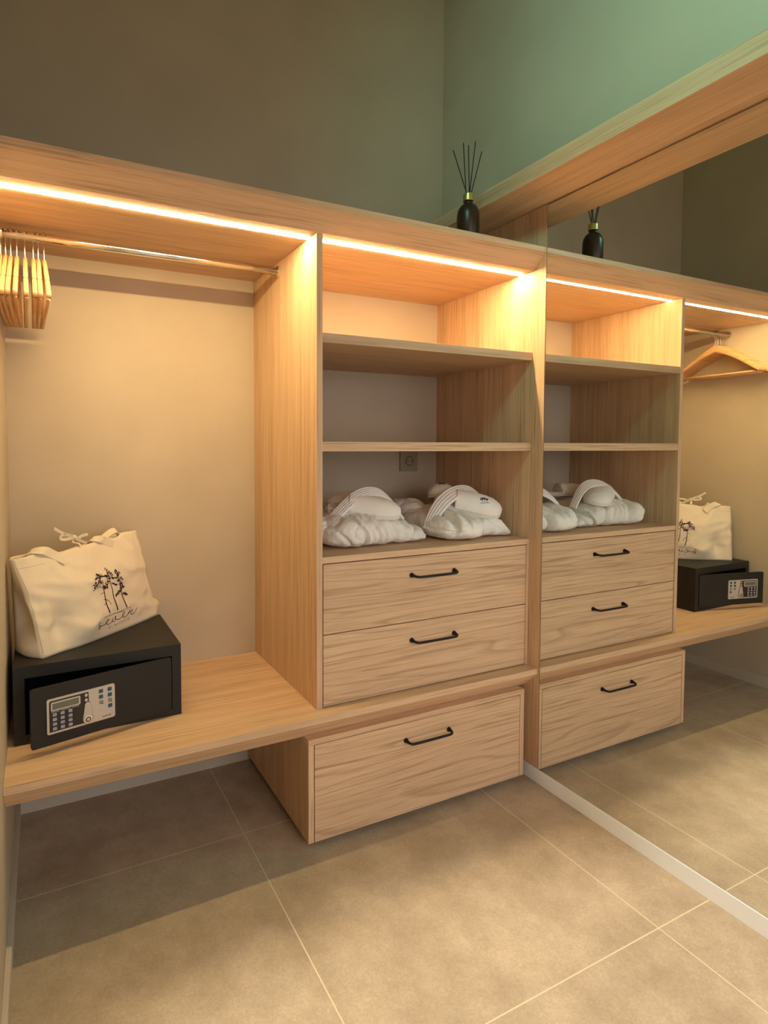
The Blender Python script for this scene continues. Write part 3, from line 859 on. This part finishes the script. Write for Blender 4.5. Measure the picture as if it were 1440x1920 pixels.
def make_slipper(name, label, toe, heel, roll=0.0, width=0.114, hgt=0.050, group=None):
    """closed toe spa slipper from heel point to toe point (points on the sole's underside)"""
    toe, heel = Vector(toe), Vector(heel)
    ax = (toe-heel); L = ax.length; ax.normalize()
    side = ax.cross(Vector((0, 0, 1))).normalized(); up = side.cross(ax).normalized()
    rot = Matrix.Rotation(math.radians(roll), 3, ax); side = rot@side; up = rot@up
    root = thing(name, label, 'slipper', (toe+heel)/2, group)
    def width_at(s):                       # s 0 heel .. 1 toe
        w = 0.5*width*(0.80+0.20*s)*math.sqrt(max(0, 1-(abs(2*s-1)**4.5)))
        return w*(1-0.07*gs(s, 0.42, 0.16))
    def shell(s0, s1, hb, hfun, nrow=44, ncol=26, under=0.0, grow=0.0):
        bm = bmesh.new(); top, bot = [], []
        for i in range(nrow+1):
            t = i/nrow
            s = s0+(s1-s0)*(1-(1-t)**1.6)
            w = max(width_at(min(0.9996, max(0.0004, s))), 0.0015)+grow
            rt, rb = [], []
            for k in range(ncol+1):
                c = math.sin((-1+2*k/ncol)*PI/2)
                p = heel+ax*(s*L)+side*(w*c)
                fz = noise.noise(p*70)*0.0016
                rt.append(bm.verts.new(p+up*(hb+hfun(s, c)+fz))); rb.append(bm.verts.new(p+up*(hb-under*(1-c*c))))
            top.append(rt); bot.append(rb)
        for i in range(nrow):
            for k in range(ncol):
                bm.faces.new((top[i][k], top[i+1][k], top[i+1][k+1], top[i][k+1]))
                bm.faces.new((bot[i][k], bot[i][k+1], bot[i+1][k+1], bot[i+1][k]))
        for k in range(ncol):
            bm.faces.new((top[0][k], top[0][k+1], bot[0][k+1], bot[0][k]))
            bm.faces.new((top[-1][k+1], top[-1][k], bot[-1][k], bot[-1][k+1]))
        for i in range(nrow):
            bm.faces.new((top[i][0], bot[i][0], bot[i+1][0], top[i+1][0]))
            bm.faces.new((top[i][-1], top[i+1][-1], bot[i+1][-1], bot[i][-1]))
        return bm
    link('sole', shell(0, 1, 0.0, lambda s, c: 0.0125), SOLE, root, smooth=False)
    def dome(s, c):
        e = max(0.0, 1-abs(c)**2.2)**0.5
        end = max(0.0, 1-max(0, (s-0.45)/0.5495)**2.6)**0.5
        return 0.003+hgt*e*(0.12+0.88*end)*(1.0-0.12*max(0, s-0.5))
    up_ = shell(0.30, 0.9985, 0.0120, dome, grow=0.0012)
    bv = BVHTree.FromBMesh(up_)
    upper = link('upper', up_, TERRY, root, smooth=True)
    link('insole', shell(0.02, 0.50, 0.0124, lambda s, c: 0.003, grow=-0.002), TERRY, root, smooth=True)
    return root, upper, (heel, ax, side, up, L, bv)

def embroider(upper, fr, sc, ss, size, ang):
    """little pines stitched on a slipper's upper: lines laid on its surface"""
    heel, ax, side, up, L, bv = fr
    bm = bmesh.new()
    def P(a, b):
        ca, sa = math.cos(ang), math.sin(ang)
        x_, y_ = (a*ca-b*sa)*size, (a*sa+b*ca)*size
        o_ = heel+ax*(sc*L+x_)+side*(ss+y_)+up*0.15
        hit = bv.ray_cast(o_, -up)
        return (hit[0] if hit[0] else o_-up*0.12)+up*0.0010
    lines = [[(-1, 0), (-.4, .06), (.3, -.04), (1.1, .05)], [(-.55, .05), (-.5, .5), (-.6, 1.0)], [(.0, .05), (.02, .6), (-.05, 1.15)], [(.5, .05), (.52, .6), (.48, 1.05)],
             [(-.95, .95), (-.6, 1.1), (-.25, .9)], [(-.4, 1.15), (-.05, 1.3), (.3, 1.1)], [(.2, 1.0), (.5, 1.2), (.85, .85)], [(.25, .75), (.55, .8), (.8, .6)], [(-.85, .8), (-.6, .9), (-.4, .75)], [(-.3, .95), (0, 1.05), (.25, .85)]]
    for i, Ln in enumerate(lines):
        Q = [P(q.x, q.y) for q in catmull([(a, b, 0) for a, b in Ln], 4)]
        tube(bm, Q, 0.0006 if i < 4 else 0.0013, 5)
    o = link('embroidered_emblem', bm, INK, upper); o['label'] = 'small dark embroidered pine trees'

def lobe(cx, cy, cz, rx, ry, rz, seed, rot=0.0, tilt=0.0):
    b = bmesh.new()
    bmesh.ops.create_icosphere(b, subdivisions=5, radius=1.0)
    M = Matrix.Rotation(rot, 3, 'Z')@Matrix.Rotation(tilt, 3, 'Y')
    for v in b.verts:
        p = v.co.copy()
        p = Vector([math.copysign(abs(c)**0.85, c) for c in p])
        q = M@Vector((p.x*rx, p.y*ry, p.z*rz))+Vector((cx, cy, cz))
        q += v.co*(0.006*noise.noise(q*22+Vector((seed, 0, 0)))+0.002*noise.noise(q*80)-0.006*ridge(q, 14, 14, 14, seed))
        q.z = max(q.z, SH)
        v.co = q
    return b

def ribbed(P, w, name, root, tilt0=-0.62):
    """padded belt with stitched ribs, lying over the slippers, its face turned forwards and down"""
    path = catmull(P, 9)
    bm = bmesh.new(); rings = []
    M = 56
    for i, p in enumerate(path):
        p = Vector(p)
        t = (path[min(i+1, len(path)-1)]-path[max(i-1, 0)]).normalized()
        wv = Vector((0.10, -0.80, tilt0)); wv = (wv-t*wv.dot(t)).normalized()
        n = t.cross(wv).normalized()
        if n.z < 0 and abs(n.z) > 0.05 or (abs(n.z) <= 0.05 and n.y > 0): n = -n
        k = i/(len(path)-1)
        ww = w*(0.80+0.35*math.sin(PI*min(1, k*1.15)))
        ring = []
        for j in range(M):
            a = 2*PI*j/M
            cx_, sx_ = math.cos(a), math.sin(a)
            th = 0.0065*(abs(sx_)**0.6)*math.copysign(1, sx_)
            rib = 0.0019*math.cos(cx_*PI*5.0)*(1 if sx_ > 0 else 0)
            ring.append(bm.verts.new(p+wv*(ww*0.5*cx_)+n*(th+rib+0.0008*noise.noise(p*60+Vector((j, 0, 0))))))
        rings.append(ring)
    for A, C in zip(rings, rings[1:]):
        for k in range(M): bm.faces.new((A[k], A[(k+1) % M], C[(k+1) % M], C[k]))
    bm.faces.new(list(reversed(rings[0]))); bm.faces.new(rings[-1])
    return link(name, bm, BELT, root, smooth=True)

# ---- left robe
RB1 = thing('folded_bathrobe', 'white terry bathrobe folded on the lower shelf beside the left divider', 'bathrobe', (1.08, 1.80, SH), 'folded white bathrobes')
def h1(x, y):
    h = 0.107*(1-0.66*max(0, (x-1.09)/0.22)**1.4)
    h *= 1-0.08*max(0, (1.02-x)/0.12)**2
    h *= 0.93+0.07*gs(y, 1.80, 0.12)
    h += 0.012*gs(x, 1.06, 0.10)*gs(y, 1.82, 0.10)
    return max(h, 0.026)
def d1(x, y, z):
    fr = max(0, min(1, (1.79-y)/0.08))
    lo = z-SH
    xx = x+0.25*lo-0.012*math.sin(lo*32)
    v = -0.030*gs(xx, 1.020, 0.0075)*fr
    v += 0.014*gs(xx, 0.985, 0.030)*fr*gs(lo, 0.045, 0.05)
    v += 0.0075*math.sin((xx-1.020)*2*PI/0.026+1.0*math.sin(z*55))*gs(xx, 1.082, 0.042)*fr
    v -= 0.013*gs(xx+0.05*lo, 1.150, 0.006)*fr
    v += 0.006*math.sin((xx-0.7*z)*2*PI/0.05)*gs(xx, 1.22, 0.06)
    v -= 0.020*gs(x, 1.222+0.55*(lo-0.04), 0.007)*fr
    v -= 0.014*gs(x+0.9*lo, 0.975, 0.008)*gs(lo, 0.03, 0.03)*max(0, min(1, (1.72-y)/0.05))
    v -= 0.007*ridge((x, y, z), 16, 7, 12, 2.2)
    return v
out1 = [(0.885, 1.76), (0.893, 1.69), (0.915, 1.635), (0.965, 1.612), (1.03, 1.620), (1.10, 1.630), (1.18, 1.640), (1.25, 1.646), (1.290, 1.668), (1.285, 1.74), (1.26, 1.86), (1.19, 1.97), (1.04, 2.01), (0.92, 1.97), (0.880, 1.87)]
link('robe', pillow(out1, (1.07, 1.80), h1, SH, nt=390, nr=80, disp=d1, seed=1.0, pw=0.36), TERRY, RB1, smooth=True)
link('rolled_sleeve', lobe(0.905, 1.84, SH+0.055, 0.045, 0.16, 0.050, 5.0), TERRY, RB1, smooth=True)
BP1 = [(0.905, 1.725, 0.915), (0.935, 1.722, 0.950), (0.988, 1.722, 0.998), (1.039, 1.728, 1.032), (1.092, 1.736, 1.046), (1.140, 1.742, 1.040), (1.178, 1.742, 1.014), (1.206, 1.740, 0.980), (1.230, 1.738, 0.945)]
ribbed(BP1, 0.040, 'belt', RB1)
s, u_, fr = make_slipper('slipper', 'front white slipper tucked under the belt of the left bathrobe, toe towards the right', (1.182, 1.676, 0.962), (0.955, 1.795, 0.986), roll=10)
embroider(u_, fr, 0.60, -0.022, 0.014, PI-0.3)
s, u_, fr = make_slipper('slipper', 'rear white slipper of the left bathrobe, its toe poking out behind the belt', (0.998, 1.835, 0.986), (1.215, 1.915, 0.986), roll=0, hgt=0.038)

# ---- right robe
RB2 = thing('folded_bathrobe', 'white terry bathrobe folded on the lower shelf beside the right end panel', 'bathrobe', (1.48, 1.80, SH), 'folded white bathrobes')
def h2(x, y):
    h = 0.098*(1-0.62*max(0, (x-1.50)/0.15)**1.5)
    h *= 0.93+0.07*gs(y, 1.80, 0.12)
    h += 0.012*gs(x, 1.46, 0.10)*gs(y, 1.82, 0.10)
    return max(h, 0.028)
def d2(x, y, z):
    fr = max(0, min(1, (1.79-y)/0.08))
    lo = z-SH
    v = -0.030*gs(x, 1.492+0.25*max(0, lo-0.02)-0.010*gs(lo, 0.05, 0.03), 0.0075)*fr
    v += 0.016*gs(x, 1.43, 0.05)*fr*gs(lo, 0.03, 0.035)
    v -= 0.034*gs(x, 1.358+0.10*lo, 0.010)*fr*gs(lo, 0.075, 0.040)
    v += 0.010*gs(x, 1.384, 0.016)*fr*gs(lo, 0.085, 0.04)
    v -= 0.018*gs(x, 1.412+0.05*lo, 0.007)*fr*gs(lo, 0.085, 0.035)
    v -= 0.012*gs(x, 1.442-0.25*(lo-0.08), 0.006)*fr*gs(lo, 0.085, 0.03)
    v -= 0.016*gs(lo, 0.032+0.2*abs(x-1.36), 0.006)*gs(x, 1.352, 0.030)*fr
    v += 0.006*math.sin((x+0.8*z)*2*PI/0.055)*gs(x, 1.58, 0.06)
    v -= 0.007*ridge((x, y, z), 14, 8, 12, 8.2)
    return v
out2 = [(1.312, 1.76), (1.316, 1.69), (1.328, 1.630), (1.362, 1.596), (1.42, 1.590), (1.478, 1.600), (1.505, 1.620), (1.56, 1.616), (1.615, 1.616), (1.6440, 1.640), (1.6460, 1.74), (1.6460, 1.88), (1.60, 1.98), (1.46, 2.02), (1.35, 1.98), (1.316, 1.88)]
link('robe', pillow(out2, (1.48, 1.80), h2, SH, nt=384, nr=80, disp=d2, seed=7.0, pw=0.36), TERRY, RB2, smooth=True)
link('rolled_sleeve', lobe(1.385, 1.93, SH+0.085, 0.062, 0.10, 0.042, 12.0, tilt=0.1), TERRY, RB2, smooth=True)
BP2 = [(1.318, 1.705, 0.905), (1.334, 1.705, 0.940), (1.362, 1.708, 0.978), (1.405, 1.716, 1.012), (1.465, 1.728, 1.035), (1.530, 1.738, 1.037), (1.578, 1.740, 1.014), (1.608, 1.736, 0.978), (1.628, 1.730, 0.930)]
ribbed(BP2, 0.050, 'belt', RB2)
s, u_, fr = make_slipper('slipper', 'front white slipper with embroidered pines under the belt of the right bathrobe', (1.606, 1.652, 0.950), (1.405, 1.790, 0.996), roll=20)
embroider(u_, fr, 0.72, 0.036, 0.0175, PI-0.30)
s, u_, fr = make_slipper('slipper', 'rear white slipper standing up behind the belt of the right bathrobe', (1.442, 1.785, 1.012), (1.580, 1.985, 0.972), roll=0)
embroider(u_, fr, 0.86, 0.0, 0.014, 1.6)

# ------------------------------------------------------------ power outlet
t = thing('power_outlet', 'bronze coloured power outlet on the back wall under the middle shelf', 'power outlet', (1.506, YB, 1.10))
bm = bmesh.new(); box(bm, 1.4620, 1.5500, YB-0.0090, YB-0.0003, 1.0965, 1.1845, bev=0.0012)
link('cover_plate', bm, OUTLET, t)
def ring_y(cx_, cz_, r, y0, y1, seg=28):
    bm = bmesh.new()
    tube(bm, [(cx_, y0, cz_), (cx_, y1, cz_)], r, seg); return bm
link('socket_insert', B(1.4790, 1.5330, YB-0.0110, YB-0.0092, 1.1135, 1.1675, bev=0.0008), OUTLET, t)
link('socket_well', ring_y(1.506, 1.1405, 0.0205, YB-0.0116, YB-0.0111), OUTLET_D, t)
link('socket_face', ring_y(1.506, 1.1405, 0.0175, YB-0.0121, YB-0.0117), OUTLET, t)
bm = bmesh.new()
for dx in (-0.0095, 0.0095):
    tube(bm, [(1.506+dx, YB-0.0128, 1.1405), (1.506+dx, YB-0.0122, 1.1405)], 0.0026, 12)
link('contact_hole', bm, DARKGAP, t)

# ------------------------------------------------------------ reed diffuser
DX, DY, DZ = 1.3605, 1.556, 1.8853
t = thing('reed_diffuser', 'dark glass reed diffuser bottle with brass collar standing on the wardrobe top', 'reed diffuser', (DX, DY, DZ))
prof = [(0, DZ), (0.034, DZ), (0.0362, DZ+0.003), (0.0365, DZ+0.070)]
for k in range(1, 10):
    a = math.radians(90*k/9); prof.append((0.0365-0.0215*(1-math.cos(a)), DZ+0.070+0.040*math.sin(a)))
prof += [(0.0145, DZ+0.114), (0.0145, DZ+0.122), (0, DZ+0.122)]
link('bottle', lathe(bmesh.new(), DX, DY, prof, 48), AMBER, t, smooth=True)
cp = [(0.010, DZ+0.1215), (0.0172, DZ+0.1215), (0.0175, DZ+0.1225), (0.0175, DZ+0.1425), (0.0165, DZ+0.1440), (0.0120, DZ+0.1440), (0.0115, DZ+0.137), (0, DZ+0.137)]
link('brass_collar', lathe(bmesh.new(), DX, DY, cp, 40), BRASS, t, smooth=False)
tips = [(-0.0560, 0.010, 2.1636), (-0.0324, -0.012, 2.182), (0.0065, 0.010, 2.1925), (0.0220, -0.006, 2.2016), (0.0575, 0.004, 2.1809)]
for i, (dx, dy, z) in enumerate(tips):
    b0 = Vector((DX-dx*0.10, DY-dy*0.3, DZ+0.1372)); tp = Vector((DX+dx, DY+dy, z))
    b0.x = DX+(0.007 if dx > 0 else -0.006)*min(1, abs(dx)/0.03)
    link('reed', tube(bmesh.new(), [b0, tp], 0.0016, 8), REED, t)
